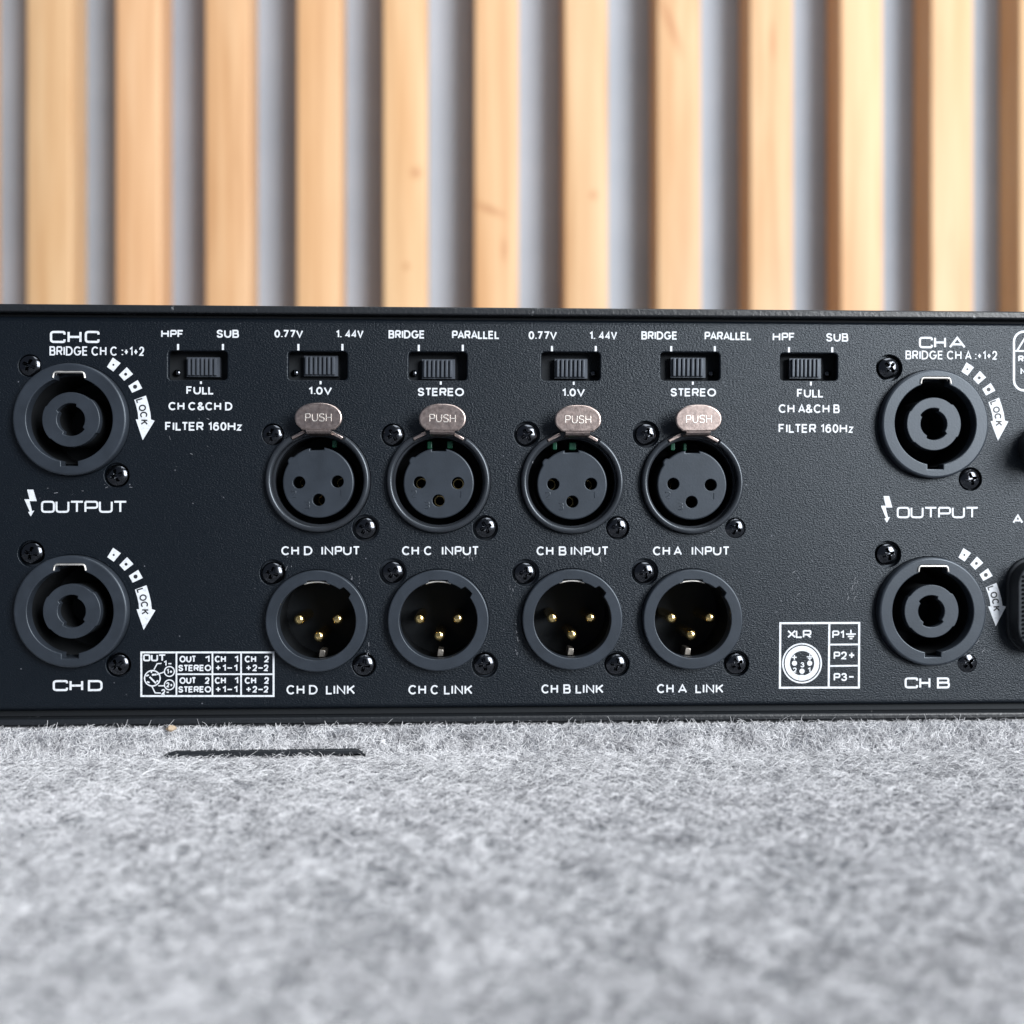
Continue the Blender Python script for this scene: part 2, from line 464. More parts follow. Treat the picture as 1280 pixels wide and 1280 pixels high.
OUT = {'C': (91, 525), 'D': (92, 763.5), 'A': (1164.5, 530.5), 'B': (1161.5, 763.5)}
OUT_SCREW = {'C': ((37, 457), (146, 594)), 'D': ((39, 692), (148, 831)), 'A': ((1111.5, 460), (1213, 599)), 'B': ((1110, 693), (1209, 829))}
INP = {'D': (398, 600.5), 'C': (548.5, 601.5), 'B': (715, 603), 'A': (864.7, 603.5)}
LNK = {'D': (397.3, 775.3), 'C': (548.3, 774.5), 'B': (714.6, 773.3), 'A': (864, 773.2)}
INP_SCREW = {'D': ((341, 543), (457, 660)), 'C': ((491, 544), (606.5, 660)), 'B': ((658.5, 543), (772, 660)), 'A': ((807.5, 543), (919, 660))}
LNK_SCREW = {'D': ((341, 716), (455, 831)), 'C': ((491, 715), (606, 831)), 'B': ((657, 716), (771, 830)), 'A': ((806, 715), (920.5, 829.5))}
SLOT = [(209.3, 285, 438, 475.6), (359.2, 435, 438.7, 475.5), (510, 584.4, 439.4, 476), (676, 751, 439.5, 476.2), (825, 900.5, 439.7, 476.2), (974.5, 1047.6, 441, 476.2)]
KNOB = [(234, 272, 447.5, 469), (381, 420, 445.7, 468), (529, 567, 450, 471.5), (695.5, 733, 449.5, 471), (841, 881, 448, 470), (990, 1026, 449, 471)]
R_OUT, R_INP, R_LNK = 11.65, 10.9, 10.6

# rear panel with real cut-outs
loops = [[(AMP_L+1.5, PANEL_BOT), (AMP_R-1.5, PANEL_BOT), (AMP_R-1.5, PANEL_TOP), (AMP_L+1.5, PANEL_TOP)]]
bevs = [1.15]
def hole(c, r, screws, key):
    loops.append(circle(c, r, 72, True)); bevs.append(0.12)
    for s_ in screws:
        p = P(*s_); rr = min(2.85, math.dist(p, c) - r - 0.3)
        loops.append(circle(p, rr, 32, True)); bevs.append(0.14)
for k in OUT: hole(P(*OUT[k]), R_OUT + 0.08, OUT_SCREW[k], k)
for k in INP: hole(P(*INP[k]), R_INP + 0.08, INP_SCREW[k], k)
for k in LNK: hole(P(*LNK[k]), R_LNK + 0.08, LNK_SCREW[k], k)
for s_ in SLOT:
    a = P(s_[0], s_[3]); c = P(s_[1], s_[2])
    loops.append(rrect(a[0]+.15, c[0]-.15, a[1]+.15, c[1]-.15, 0.75, 5, True)); bevs.append(0.28)
panel = MB().plate(loops, -1.3, 0.0, bevs, 5).build('rear_panel', M_panel, amp, (0, 0, 0))

m = MB().plate([rrect(AMP_L, AMP_R, LID_BOT, LID_TOP, 0.35, 3)], -DEPTH, 0.9, 0.35, 3, True)
m.box(AMP_L+0.01, AMP_L+1.2, FLOOR_TOP+0.01, LID_BOT-0.01, -DEPTH+1, 0.2); m.box(AMP_R-1.2, AMP_R-0.01, FLOOR_TOP+0.01, LID_BOT-0.01, -DEPTH+1, 0.2)
m.build('top_cover', M_cover, amp)
m = MB().plate([rrect(AMP_L, AMP_R, FLOOR_BOT, FLOOR_TOP, 0.3, 3)], -DEPTH, 1.3, 0.5, 4, True)
m.build('bottom_cover', M_cover, amp)
MB().box(AMP_L+1.4, AMP_R-1.4, FLOOR_TOP+0.2, LID_BOT-0.2, -DEPTH+2, -22).build('chassis', M_black, amp)
MB().box(AMP_L+1.4, AMP_R-1.4, PANEL_TOP-0.5, LID_BOT-0.1, -22, -1.6).build('upper_frame', M_black, amp)
MB().box(AMP_L+1.4, AMP_R-1.4, FLOOR_TOP+0.1, PANEL_BOT+0.5, -22, -1.6).build('lower_frame', M_black, amp)

# ---- screws: pan heads with a cross recess, one mesh for all
def screw_mesh():
    m = MB(); NR, NS = 22, 56; rad = 2.3; st = 0
    def h(x, y):
        r = math.hypot(x, y) / rad
        z = 1.25 * math.sqrt(max(0.0, 1 - (r*0.93)**2)) + 0.35
        d = 0
        for a, bb in ((x, y), (y, x)):
            wd = 0.36 - 0.06*abs(bb)
            e = min(max((wd - abs(a)) / 0.13, 0), 1) * min(max((1.32 - abs(bb)) / 0.16, 0), 1)
            d = max(d, e)
        e2 = min(max((0.72 - (abs(x)+abs(y))) / 0.2, 0), 1)
        d = max(d, e2)
        return z - 0.95*d
    m.v.append((0, 0, h(0, 0)))
    for i in range(1, NR+1):
        r = rad * i / NR
        for j in range(NS):
            a = 2*math.pi*j/NS; x, y = r*math.cos(a), r*math.sin(a)
            m.v.append((x, y, h(x, y)))
    for j in range(NS): m.v.append((rad*math.cos(2*math.pi*j/NS), rad*math.sin(2*math.pi*j/NS), -0.4))
    for j in range(NS): m.f.append([0, 1+j, 1+(j+1) % NS]); m.flat.append(False)
    for i in range(NR):
        for j in range(NS):
            k = (j+1) % NS
            m.f.append([1+i*NS+j, 1+(i+1)*NS+j, 1+(i+1)*NS+k, 1+i*NS+k]); m.flat.append(False)
    return m.mesh('screw', M_screw, 50)
SCREW = screw_mesh()
def add_screw(parent, px):
    p = P(*px)
    link('screw', SCREW, parent, W(p[0] + random.uniform(-.12, .12), p[1] + random.uniform(-.12, .12), -1.15),
         (R(random.uniform(-2, 2)), R(random.uniform(0, 360)), R(random.uniform(-2, 2))))
def back_flange(m, c, hw, hh):      # the socket's plastic flange behind the panel, seen only through the screw holes
    m.plate([rrect(c[0]-hw, c[0]+hw, c[1]-hh, c[1]+hh, 2), circle(c, 9.3, 40, True)], -3.2, -1.45, 0.1, 1)
    return m

# ---- loudspeaker output sockets
def flange_inner(cw=True):
    pts = []
    def arc(a0, a1, r, n):
        for k in range(n+1):
            a = R(a0 + (a1-a0)*k/n); pts.append((r*math.cos(a), r*math.sin(a)))
    r = 8.8
    tw, bw = 3.0, 1.7
    a_t = math.degrees(math.asin(tw/r)); a_b = math.degrees(math.asin(bw/r))
    arc(-90 + a_b, 90 - a_t, r, 40)
    pts += rounded([(tw, 8.4), (tw, 9.95), (-tw, 9.95), (-tw, 8.4)], 0.7)[1:-1]
    arc(90 + a_t, 270 - a_b, r, 40)
    pts.extend([(-bw, -9.7), (bw, -9.7)])
    return pts[::-1] if cw else pts
def stepped(base, rules):
    def f(a):
        a = (a + 180) % 360 - 180
        for a0, a1, r in rules:
            if a0 <= a <= a1: return r
        return base
    return f
for key in ('C', 'D', 'A', 'B'):
    c = P(*OUT[key]); at = (c[0], c[1], 0)
    m = MB().plate([circle((0, 0), R_OUT, 96), flange_inner()], -0.6, 1.9, [0.5, 0.22], 4)
    back_flange(m, (0, 0), 13, 15)
    so = m.build('output_socket', M_socket, amp, at)
    MB().lathe([(9.2, -0.3), (9.2, -13.9), (0.01, -13.9)], seg=48).build('socket_well', M_black, so, at)
    MB().lathe([(5.5, -0.4), (5.5, -13.8)], seg=40).lathe([(3.7, -13.8), (3.7, -0.3)], seg=32).disc((0, 0), 3.7, -9, 24).build('core_tube', M_black, so, at)
    m = MB().plate([polar(stepped(5.7, [(-30, 44, 5.95), (150, 180, 5.9), (-180, -140, 5.9)]), 120),
                    polar(stepped(2.85, [(68, 146, 3.4), (-122, -38, 3.4)]), 120, True)], -0.5, 1.1, 0.16, 3)
    m.build('socket_core', M_core, so, at, (0, R(random.uniform(-3, 3)), 0))
    ar = rounded([(-3.25, 8.55), (-3.05, 9.75), (3.05, 9.75), (3.25, 8.55)], 0.7)
    MB().tube([(p[0], p[1], 2.0) for p in ar], 0.2, 8).tube([(p[0], p[1], 1.0) for p in ar], 0.16, 6).build('latch_spring', M_spring, so, at)
    for s_ in OUT_SCREW[key]: add_screw(so, s_)

# ---- microphone-type input sockets with push tab
def push_strokes():
    S = []
    x = 0.0
    def put(polys, wd):
        nonlocal x
        for p in polys: S.append([(x + a*wd, bb*1.5) for a, bb in p])
        x += wd + 0.42
    put([[(0, 0), (0, 1)], [(0, 1)] + rounded([(0, 1), (1, 1), (1, .45), (0, .45)], .3)[1:]], 0.95)
    put([rounded([(0, 1), (0, 0), (1, 0), (1, 1)], .45)], 1.05)
    put([rounded([(1, .85), (.8, 1), (.1, 1), (0, .6), (1, .42), (.95, 0), (.15, 0), (0, .15)], .22)], 0.95)
    put([[(0, 0), (0, 1)], [(1, 0), (1, 1)], [(0, .5), (1, .5)]], 1.05)
    tot = x - 0.42
    return [[(a - tot/2, bb - 0.75) for a, bb in s] for s in S]
TAB_W = 4.4
half = [(0, 3.0), (2.3, 2.75), (4.1, 1.75), (4.85, 0.35), (4.65, -1.2), (3.75, -2.2), (2.75, -2.6)]
tab_out = catmull([(-a, bb) for a, bb in half] + [(a, bb) for a, bb in half[:0:-1]])
def neat(lp):      # counter-clockwise
    ar = sum(lp[i-1][0]*lp[i][1] - lp[i][0]*lp[i-1][1] for i in range(len(lp)))
    return lp if ar > 0 else lp[::-1]
tab_out = neat(tab_out)
PUSH = push_strokes()
digit_strokes = {'1': [[(0.5, 0), (0.5, 1)]],
                 '2': [rounded([(0, .8), (0, 1), (1, 1), (1, .6), (0, 0), (1, 0)], .25)],
                 '3': [rounded([(0, 1), (1, 1), (1, .52), (.3, .52)], .3), rounded([(.3, .52), (1, .52), (1, 0), (0, 0)], .3)]}
for key in ('D', 'C', 'B', 'A'):
    c = P(*INP[key]); at = (c[0], c[1], 0)
    m = MB()
    m.lathe([(9.6, -0.6), (9.6, 0.3), (R_INP, 0.3), (R_INP, -2)][::-1], seg=72)
    arcp = [(10.25 + 0.66*math.cos(R(t)), 0.95 + 0.66*math.sin(R(t))) for t in range(0, 181, 20)]
    m.lathe([(R_INP+0.01, 0.0)] + arcp + [(9.59, 0.0)], seg=84, a0=122, a1=360+56)
    back_flange(m, (0, 0), 12.8, 15)
    so = m.build('input_socket', M_ring, amp, at)
    MB().lathe([(9.7, -0.4), (9.7, -13.5), (0.01, -13.5)], seg=56).build('socket_well', M_black, so, at)
    cc = (0.0, -0.45)
    MB().lathe([(7.3, -0.6), (7.3, -13)], cc, seg=56).build('core_tube', M_black, so, at)
    key_r = 7.45
    def core_r(a):
        return key_r
    outl = []
    for k in range(121):
        a = 90 + 11 + (360 - 22) * k / 120
        r = key_r
        d = abs((a - 139 + 180) % 360 - 180)
        if d < 6.5: r += 0.55 * math.sqrt(max(0, 1 - (d/6.5)**2))
        outl.append((cc[0] + r*math.cos(R(a)), cc[1] + r*math.sin(R(a))))
    outl += [(1.42, cc[1] + 6.85), (-1.42, cc[1] + 6.85)]
    holes = [circle((cc[0]+du, cc[1]+dv), 1.28, 28, True) for du, dv in ((-4.02, 0.15), (4.02, 0.05), (-0.05, -3.65))]
    m = MB().plate([neat(outl)] + holes, -0.8, 0.3, [0.3, .12, .12, .12], 4)
    roll = (0, R(random.uniform(-2.2, 2.2)), 0)
    co_ = m.build('socket_core', M_core, so, at, roll)
    m = MB()
    for ch, du, dv in (('2', -5.6, -2.9), ('3', -2.85, -5.3), ('1', 4.3, -3.0)):
        for s_ in digit_strokes[ch]:
            m.tube([(cc[0]+du+p[0]*0.85, cc[1]+dv+p[1]*1.35, 0.3) for p in s_], 0.1, 5)
    m.build('embossed_digit', M_core, so, at, roll)
    for du, dv in ((-4.02, 0.15), (4.02, 0.05), (-0.05, -3.65)):
        mm = MB().lathe([(1.0, -12), (1.0, -8.5), (1.2, -8.5), (1.2, -12)], (cc[0]+du, cc[1]+dv), 16)
        mm.build('contact_sleeve', M_gold, so, at)
    for u0, u1, ww in {'D': ((2.5, 3.5, -2.6),), 'C': ((-2.6, -1.6, -4.0), (1.7, 2.9, -2.8)), 'B': ((-3.9, -3.0, -2.4), (-0.3, 1.2, -3.2)), 'A': ((-3.9, -3.0, -3.0), (-0.9, -0.2, -4.2))}[key]:
        MB().plate([rrect(u0, u1, 7.1, 8.7, 0.2, 2)], ww - 3, ww, 0.15, 2).build('latch_hook', M_green, so, at)
    # metal latch with PUSH tab: stands proud of the panel on a bent neck
    tcx, tcy = P({'D': 398.0, 'C': 552.0, 'B': 722.7, 'A': 874.7}[key], {'D': 521.5, 'C': 522.5, 'B': 524, 'A': 523.5}[key], TAB_W)
    tl = (tcx - c[0], tcy - c[1])
    m = MB()
    m.plate([[(p[0]+tl[0], p[1]+tl[1]) for p in tab_out]], TAB_W - 0.55, TAB_W, 0.3, 4, True)
    vb = tl[1] - 2.45
    # neck, bent back towards the socket
    prof = [(vb, TAB_W-0.12), (vb-0.45, TAB_W-0.2), (vb-0.85, TAB_W-0.7), (vb-1.0, TAB_W-1.5), (vb-1.05, -3.0)]
    for (a, b_) in zip(prof[:-1], prof[1:]):
        u0, u1 = tl[0]-2.55, tl[0]+2.55; th = 0.5
        m.add([(u0, a[0], a[1]), (u1, a[0], a[1]), (u1, b_[0], b_[1]), (u0, b_[0], b_[1]),
               (u0, a[0]+th*.6, a[1]-th), (u1, a[0]+th*.6, a[1]-th), (u1, b_[0]+th, b_[1]-th*.3), (u0, b_[0]+th, b_[1]-th*.3)],
              [(3, 2, 1, 0), (0, 1, 5, 4), (1, 2, 6, 5), (3, 0, 4, 7), (4, 5, 6, 7)], False)
    tilt = (0, R(random.uniform(-1.0, 1.0)), 0)
    tb = m.build('push_tab', M_tab, so, at, tilt, sharp=40)
    m = MB()
    for s_ in PUSH: m.tube([(p[0]+tl[0], p[1]+tl[1]-0.05, TAB_W) for p in s_], 0.105, 6)
    m.build('embossed_word', M_spring, so, at, tilt)
    for sgn in (-1, 1):
        a = R(90 - sgn*15); e = R(90 - sgn*31)
        pa = (10.45*math.cos(a), 10.45*math.sin(a)); pe = (10.2*math.cos(e), 10.2*math.sin(e))
        dx, dy = pe[0]-pa[0], pe[1]-pa[1]; l = math.hypot(dx, dy); nx, ny = -dy/l*0.32, dx/l*0.32
        lp = neat([(pa[0]+nx, pa[1]+ny), (pe[0]+nx, pe[1]+ny), (pe[0]-nx, pe[1]-ny), (pa[0]-nx, pa[1]-ny)])
        MB().plate([lp], -2, 1.9, 0.14, 3).build('latch_arm', M_tab, so, at)
    for s_ in INP_SCREW[key]: add_screw(so, s_)

# ---- link sockets with three gold pins
def link_inner():
    pts = []
    r = 8.15
    for k in range(140):
        a = 360*k/140; q = r
        d = abs((a - 45 + 180) % 360 - 180)
        if d < 7.5: q = r + 0.85
        if abs(a - 90) < 15: q = min(8.75, 8.42/abs(math.cos(R(a-90))))
        pts.append((q*math.cos(R(a)), q*math.sin(R(a))))
    return pts[::-1]
for key in ('D', 'C', 'B', 'A'):
    c = P(*LNK[key]); at = (c[0], c[1], 0)
    m = MB().plate([circle((0, 0), R_LNK, 96), link_inner()], -1.2, 2.0, [0.3, 0.18], 4)
    back_flange(m, (0, 0), 12.8, 15)
    so = m.build('link_socket', M_socket, amp, at)
    MB().lathe([(9.2, -0.9), (9.0, -14.4), (0.01, -14.4)], seg=56).build('socket_well', M_black, so, at)
    pw = -1.2
    for du, dv in ((-24.4, 1.0), (23.8, 1.3), (0.4, -20.3)):
        q = P(LNK[key][0]+du+0.6, LNK[key][1]-dv+0.5, pw)
        prof = [(1.15, -14.3), (1.15, pw-0.9)] + [(1.15*math.cos(R(t)), pw-0.9+0.9*math.sin(R(t))) for t in range(15, 91, 15)]
        prof[-1] = (0.001, pw)
        MB().lathe(prof, (q[0]-c[0], q[1]-c[1]), 24).build('pin', M_gold, so, at)
    sp = [(x, math.sqrt(8.25**2 - x*x) - 0.12, 0.9) for x in np.linspace(-2.65, 2.65, 13)]
    MB().tube(sp, 0.2, 6).build('latch_spring', M_spring, so, at)
    MB().plate([neat([(-0.5, -8.4), (0.8, -8.4), (0.9, -7.0), (-0.2, -6.8)])], -9, -4.5, 0.12, 2).build('ground_contact', M_dull, so, at)
    for s_ in LNK_SCREW[key]: add_screw(so, s_)

# ---- slide switches behind their cut-outs
for s_, kb in zip(SLOT, KNOB):
    a = P(s_[0], s_[3]); c = P(s_[1], s_[2]); cc = ((a[0]+c[0])/2, (a[1]+c[1])/2); at = (cc[0], cc[1], 0)
    hw, hh = (c[0]-a[0])/2 + 2, (c[1]-a[1])/2 + 1.2
    m = MB().box(-hw, hw, -hh, hh, -9, -3.6)
    m.box(-hw, hw, hh-0.9, hh, -3.6, -1.5).box(-hw, hw, -hh, -hh+0.9, -3.6, -1.5)
    sw = m.build('selector_switch', M_black, amp, at)
    KW = -1.2
    k0 = P(kb[0], kb[3], KW); k1 = P(kb[1], kb[2], KW)
    u0, u1, v0, v1 = k0[0]-cc[0], k1[0]-cc[0], k0[1]-cc[1], k1[1]-cc[1]
    m = MB().box(u0-0.3, u1+0.3, v0-0.25, v1+0.25, -3.6, KW-0.75)
    nr = 7; pitch = (u1-u0)/nr
    for i in range(nr):
        x0 = u0 + i*pitch + pitch*0.1
        m.plate([[(x0, v0), (x0+pitch*0.58, v0), (x0+pitch*0.58, v1), (x0, v1)]], KW-0.8, KW + 0.12*math.sin(i*1.7), 0.12, 2)
    m.build('slider', M_knob, sw, at)
    sx = -1 if s_[0] < 600 else 1
    MB().lathe([(0.75, -3.6), (0.7, -3.0), (0.45, -2.8), (0.001, -2.75)], (sx*((c[0]-a[0])/2-1.1), -((c[1]-a[1])/2)+2.0), 18).build('rivet', M_screw, sw, at)

# ---- power connector and breaker at the right-hand side
pc = P(1256, 755)
cx = pc[0] + 14.6; at = (cx, pc[1], 0)
m = MB().plate([rrect(-14.4, 14.4, -10.6, 10.2, 5.5, 6)], -2, 0.8, 0.4, 3)
m.plate([rrect(-14.0, 14.0, -10.0, 9.6, 5.5, 8)], 0.5, 4.2, 0.4, 4)
pcn = m.build('power_connector', M_plug, amp, at)
for i in range(15):
    v = -6.9 + i*0.92
    MB().plate([rrect(-13.0, 13.0, v, v+0.5, 0.2, 2)], 4.1, 4.7, 0.15, 2).build('grip_rib', M_plug, pcn, at)
pb = P(1303, 560); at = (pb[0], pb[1], 0)
m = MB().lathe([(5.3, -0.2), (5.3, 3.2), (4.9, 4.0), (4.2, 4.0), (4.0, 3.4)], seg=48)
br = m.build('breaker_button', M_plug, amp, at)
MB().lathe([(4.0, 0), (4.0, 8.2), (3.5, 9.0), (0.001, 9.2)], seg=40).build('button_cap', M_plug, br, at)

# ------------------------------------------------------------------ silk-screen print
INKW = 0.02
def ink_obj(m, name='lettering', mat=None):
    return m.build(name, mat or M_ink, panel, (0, 0, 0), sharp=None)
def ell(cx, cy, rx, ry, a0, a1, n=14):
    return [(cx + rx*math.cos(R(a0+(a1-a0)*k/n)), cy + ry*math.sin(R(a0+(a1-a0)*k/n))) for k in range(n+1)]
def flow(pts, k=4):      # smooth open curve through the points
    q = [pts[0]] + pts + [pts[-1]]; out = []
    for i in range(len(pts)-1):
        p0, p1, p2, p3 = [Vector(x) for x in q[i:i+4]]
        for j in range(k):
            t = j/k; v = 0.5*((2*p1)+(p2-p0)*t+(2*p0-5*p1+4*p2-p3)*t*t+(3*p1-p0-3*p2+p3)*t**3)
            out.append((v.x, v.y))
    return out + [pts[-1]]
# letter: (width in cap heights, [(polyline, closed)])
SANS = {
 'A': (.80, [([(0, 0), (.5, 1), (1, 0)], 0), ([(.21, .30), (.79, .30)], 0)]),
 'B': (.66, [(rounded([(0, .53), (0, 1), (.93, 1), (.93, .53)], [0, 0, .3, .3], True), 1), (rounded([(0, 0), (0, .53), (1, .53), (1, 0)], [0, 0, .3, .3], True), 1)]),
 'C': (.90, [(ell(.5, .5, .5, .5, 42, 318, 20), 0)]),
 'D': (.80, [([(0, 0), (0, 1)] + ell(.4, .5, .6, .5, 90, -90), 1)]),
 'E': (.60, [([(1, 1), (0, 1), (0, 0), (1, 0)], 0), ([(.0, .52), (.92, .52)], 0)]),
 'F': (.56, [([(1, 1), (0, 1), (0, 0)], 0), ([(0, .5), (.86, .5)], 0)]),
 'G': (.92, [(ell(.5, .5, .5, .5, 42, 335, 20) + [(1, .45), (.56, .45)], 0)]),
 'H': (.76, [([(0, 0), (0, 1)], 0), ([(1, 0), (1, 1)], 0), ([(0, .52), (1, .52)], 0)]),
 'I': (.0, [([(0, 0), (0, 1)], 0)]),
 'K': (.70, [([(0, 0), (0, 1)], 0), ([(1, 1), (0, .38)], 0), ([(.36, .62), (1, 0)], 0)]),
 'L': (.54, [([(0, 1), (0, 0), (1, 0)], 0)]),
 'N': (.76, [([(0, 0), (0, 1), (1, 0), (1, 1)], 0)]),
 'O': (.94, [(ell(.5, .5, .5, .5, 0, 342, 19), 1)]),
 'P': (.64, [([(0, 0), (0, 1)], 0), (rounded([(0, 1), (1, 1), (1, .46), (0, .46)], .32), 0)]),
 'R': (.68, [([(0, 0), (0, 1)], 0), (rounded([(0, 1), (1, 1), (1, .48), (0, .48)], .32), 0), ([(.55, .48), (1, 0)], 0)]),
 'S': (.66, [(flow([(.95, .76), (.8, .95), (.5, 1), (.2, .95), (.05, .76), (.2, .58), (.5, .51), (.83, .42), (.98, .23), (.8, .05), (.5, 0), (.2, .04), (.02, .24)], 2), 0)]),
 'T': (.62, [([(0, 1), (1, 1)], 0), ([(.5, 0), (.5, 1)], 0)]),
 'U': (.76, [([(0, 1)] + ell(.5, .4, .5, .4, 180, 360, 12) + [(1, 1)], 0)]),
 'V': (.76, [([(0, 1), (.5, 0), (1, 1)], 0)]),
 'z': (.46, [([(0, .68), (1, .68), (0, 0), (1, 0)], 0)]),
 '0': (.56, [(ell(.5, .5, .5, .5, 0, 342, 19), 1)]),
 '1': (.26, [([(0, .76), (1, 1), (1, 0)], 0)]),
 '2': (.56, [(flow([(.03, .70), (.16, .93), (.5, 1), (.84, .93), (.96, .70), (.8, .45), (.4, .2), (.04, 0)], 3) + [(1, 0)], 0)]),
 '3': (.56, [(flow([(.03, .78), (.2, .95), (.5, 1), (.82, .93), (.92, .75), (.78, .57), (.4, .52)], 2), 0), (flow([(.4, .52), (.82, .48), (1, .27), (.82, .06), (.5, 0), (.16, .06), (0, .24)], 2), 0)]),
 '4': (.62, [([(.76, 0), (.76, 1), (0, .27), (1, .27)], 0)]),
 '6': (.56, [(flow([(.92, .82), (.7, .99), (.38, .96), (.1, .75), (.0, .34)], 3), 0), (ell(.5, .32, .5, .32, 0, 342, 15), 1)]),
 '7': (.56, [([(0, 1), (1, 1), (.34, 0)], 0)]),
 '&': (.78, [(flow([(1, 0), (.22, .72), (.22, .93), (.42, 1), (.62, .92), (.6, .72), (.1, .38), (.02, .2), (.2, .03), (.48, 0), (.76, .14), (.96, .45)], 2), 0)]),
 ':': (.0, [([(0, 0), (0, .14)], 0), ([(0, .55), (0, .69)], 0)]),
 '.': (.0, [([(0, -.02), (0, .12)], 0)]),
 '+': (.46, [([(0, .42), (1, .42)], 0), ([(.5, .14), (.5, .70)], 0)]),
 '-': (.42, [([(0, .42), (1, .42)], 0)]),
}
def lay(text, gap=.35):
    x = 0.0; out = []
    for ch in text:
        if ch == ' ': x += .42; continue
        wd, polys = SANS[ch]
        if ch in 'I:': x += .03
        if ch in 'AVT' : x -= .05
        out.append((x, wd, polys)); x += wd + gap - (.09 if ch in 'LAVTP.' else 0)
    return out, out[-1][0] + out[-1][1]
def text_into(m, text, px0, px1, py0, py1, pen=1.95, gap=.35):
    items, tot = lay(text, gap); h = pen/2
    a = P(px0 + h, py1 - h); c = P(px1 - h, py0 + h)
    sx = (c[0]-a[0]) / (tot or 1); sy = c[1]-a[1]
    if not tot: a = ((a[0]+c[0])/2, a[1])
    for x, wd, polys in items:
        for pts, cl in polys:
            m.stroke([(a[0] + (x + p[0]*wd)*sx, a[1] + p[1]*sy) for p in pts], pen/5.9, INKW, bool(cl))
def text(s, *box, pen=1.95):
    m = MB(); text_into(m, s, *box, pen=pen); return ink_obj(m)
def words(parts, py0, py1, pen=1.95):
    m = MB()
    for s, a, b_ in parts: text_into(m, s, a, b_, py0, py1, pen)
    return ink_obj(m)
def plus(x, y, r, pen=1.6):
    m = MB(); m.stroke([P(x-r, y), P(x+r, y)], pen/5.9, INKW); m.stroke([P(x, y-r), P(x, y+r)], pen/5.9, INKW); return ink_obj(m)

words([('HPF', 201.5, 229.5)], 412.5, 422); words([('SUB', 270.7, 298.7)], 412.3, 422.2)
text('FULL', 233, 267.5, 483, 493); text('CH C&CH D', 210.7, 290.5, 502.8, 512.8); text('FILTER 160Hz', 206.5, 302.5, 527.7, 538.2)
text('BRIDGE CH C :+1+2', 62, 180.5, 433.5, 444.3, pen=1.8)
text('0.77V', 343, 379, 412.5, 422); words([('1.', 420, 427), ('44V', 431.5, 454.5)], 412.5, 422.3); text('1.0V', 385.7, 415, 483.7, 493.3)
text('BRIDGE', 485.7, 531, 413, 423); text('PARALLEL', 565, 624.5, 413.6, 423.6); text('STEREO', 522, 580, 485, 495)
words([('CH', 351.7, 373.7), ('D', 380, 390.5), ('INPUT', 401.5, 450)], 682.7, 694)
words([('CH', 502.5, 523.7), ('C', 530, 540.5), ('INPUT', 552, 598.7)], 682.7, 694)
words([('CH', 358.2, 380.5), ('D', 386.3, 397), ('LINK', 407.5, 443.7)], 856.2, 868)
words([('CH', 510.5, 532.5), ('C', 538.3, 548.7), ('LINK', 555, 590.5)], 856.2, 868)
text('0.77V', 660.7, 696.2, 414.2, 424.2); words([('1.', 736.7, 744), ('44V', 748.5, 771.5)], 414.2, 424.4); text('1.0V', 702.5, 731.2, 485.7, 495.5)
text('BRIDGE', 801.7, 846.7, 414.4, 424.4); text('PARALLEL', 880.7, 939.5, 415, 425); text('STEREO', 838, 895, 485.5, 495.5)
words([('CH', 670.7, 691.7), ('B', 698.5, 708), ('INPUT', 713, 760.7)], 683, 694.2)
words([('CH', 816.2, 837.5), ('A', 842.5, 852.5), ('INPUT', 864.2, 912)], 683, 694.2)
words([('CH', 676.7, 697.5), ('B', 704.2, 713.3), ('LINK', 719.5, 754.3)], 855.4, 866.8)
words([('CH', 821.2, 842), ('A', 848, 858.7), ('LINK', 869.2, 904.3)], 855, 866.4)
text('HPF', 965.8, 993.6, 416, 426.2); text('SUB', 1032.4, 1060.3, 416.6, 427); text('FULL', 996.2, 1029.5, 486.3, 496.8)
text('CH A&CH B', 973.2, 1049.4, 505.6, 516.2); text('FILTER 160Hz', 973.2, 1066.7, 530.2, 541)
text('BRIDGE CH A :+1+2', 1131.8, 1246.2, 438.8, 449.2, pen=1.8)

# wide square-shouldered capitals drawn with a pen
WIDE = {
 'C': [(rounded([(1, .74), (1, 1), (0, 1), (0, 0), (1, 0), (1, .26)], .24), False)],
 'H': [([(0, 0), (0, 1)], False), ([(1, 0), (1, 1)], False), ([(0, .5), (1, .5)], False)],
 'A': [([(0, 0), (.5, 1), (1, 0)], False), ([(.2, .3), (.8, .3)], False)],
 'D': [(rounded([(0, 0), (0, 1), (1, 1), (1, 0)], [0, 0, .34, .34], True)[::-1], True)],
 'B': [(rounded([(0, .53), (0, 1), (.95, 1), (.95, .53)], [0, 0, .2, .2], True), True), (rounded([(0, 0), (0, .53), (1, .53), (1, 0)], [0, 0, .2, .2], True), True)],
 'O': [(rounded([(0, 0), (0, 1), (1, 1), (1, 0)], .26, True), True)],
 'U': [(rounded([(0, 1), (0, 0), (1, 0), (1, 1)], .26), False)],
 'T': [([(0, 1), (1, 1)], False), ([(.5, 0), (.5, 1)], False)],
 'P': [([(0, 0), (0, 1)], False), (rounded([(0, 1), (1, 1), (1, .4), (0, .4)], .22), False)],
 'X': [([(0, 0), (1, 1)], False), ([(0, 1), (1, 0)], False)],
 'L': [(rounded([(0, 1), (0, 0), (1, 0)], .05), False)],
 'R': [([(0, 0), (0, 1)], False), (rounded([(0, 1), (1, 1), (1, .42), (0, .42)], .2), False), ([(.5, .42), (1, 0)], False)],
}
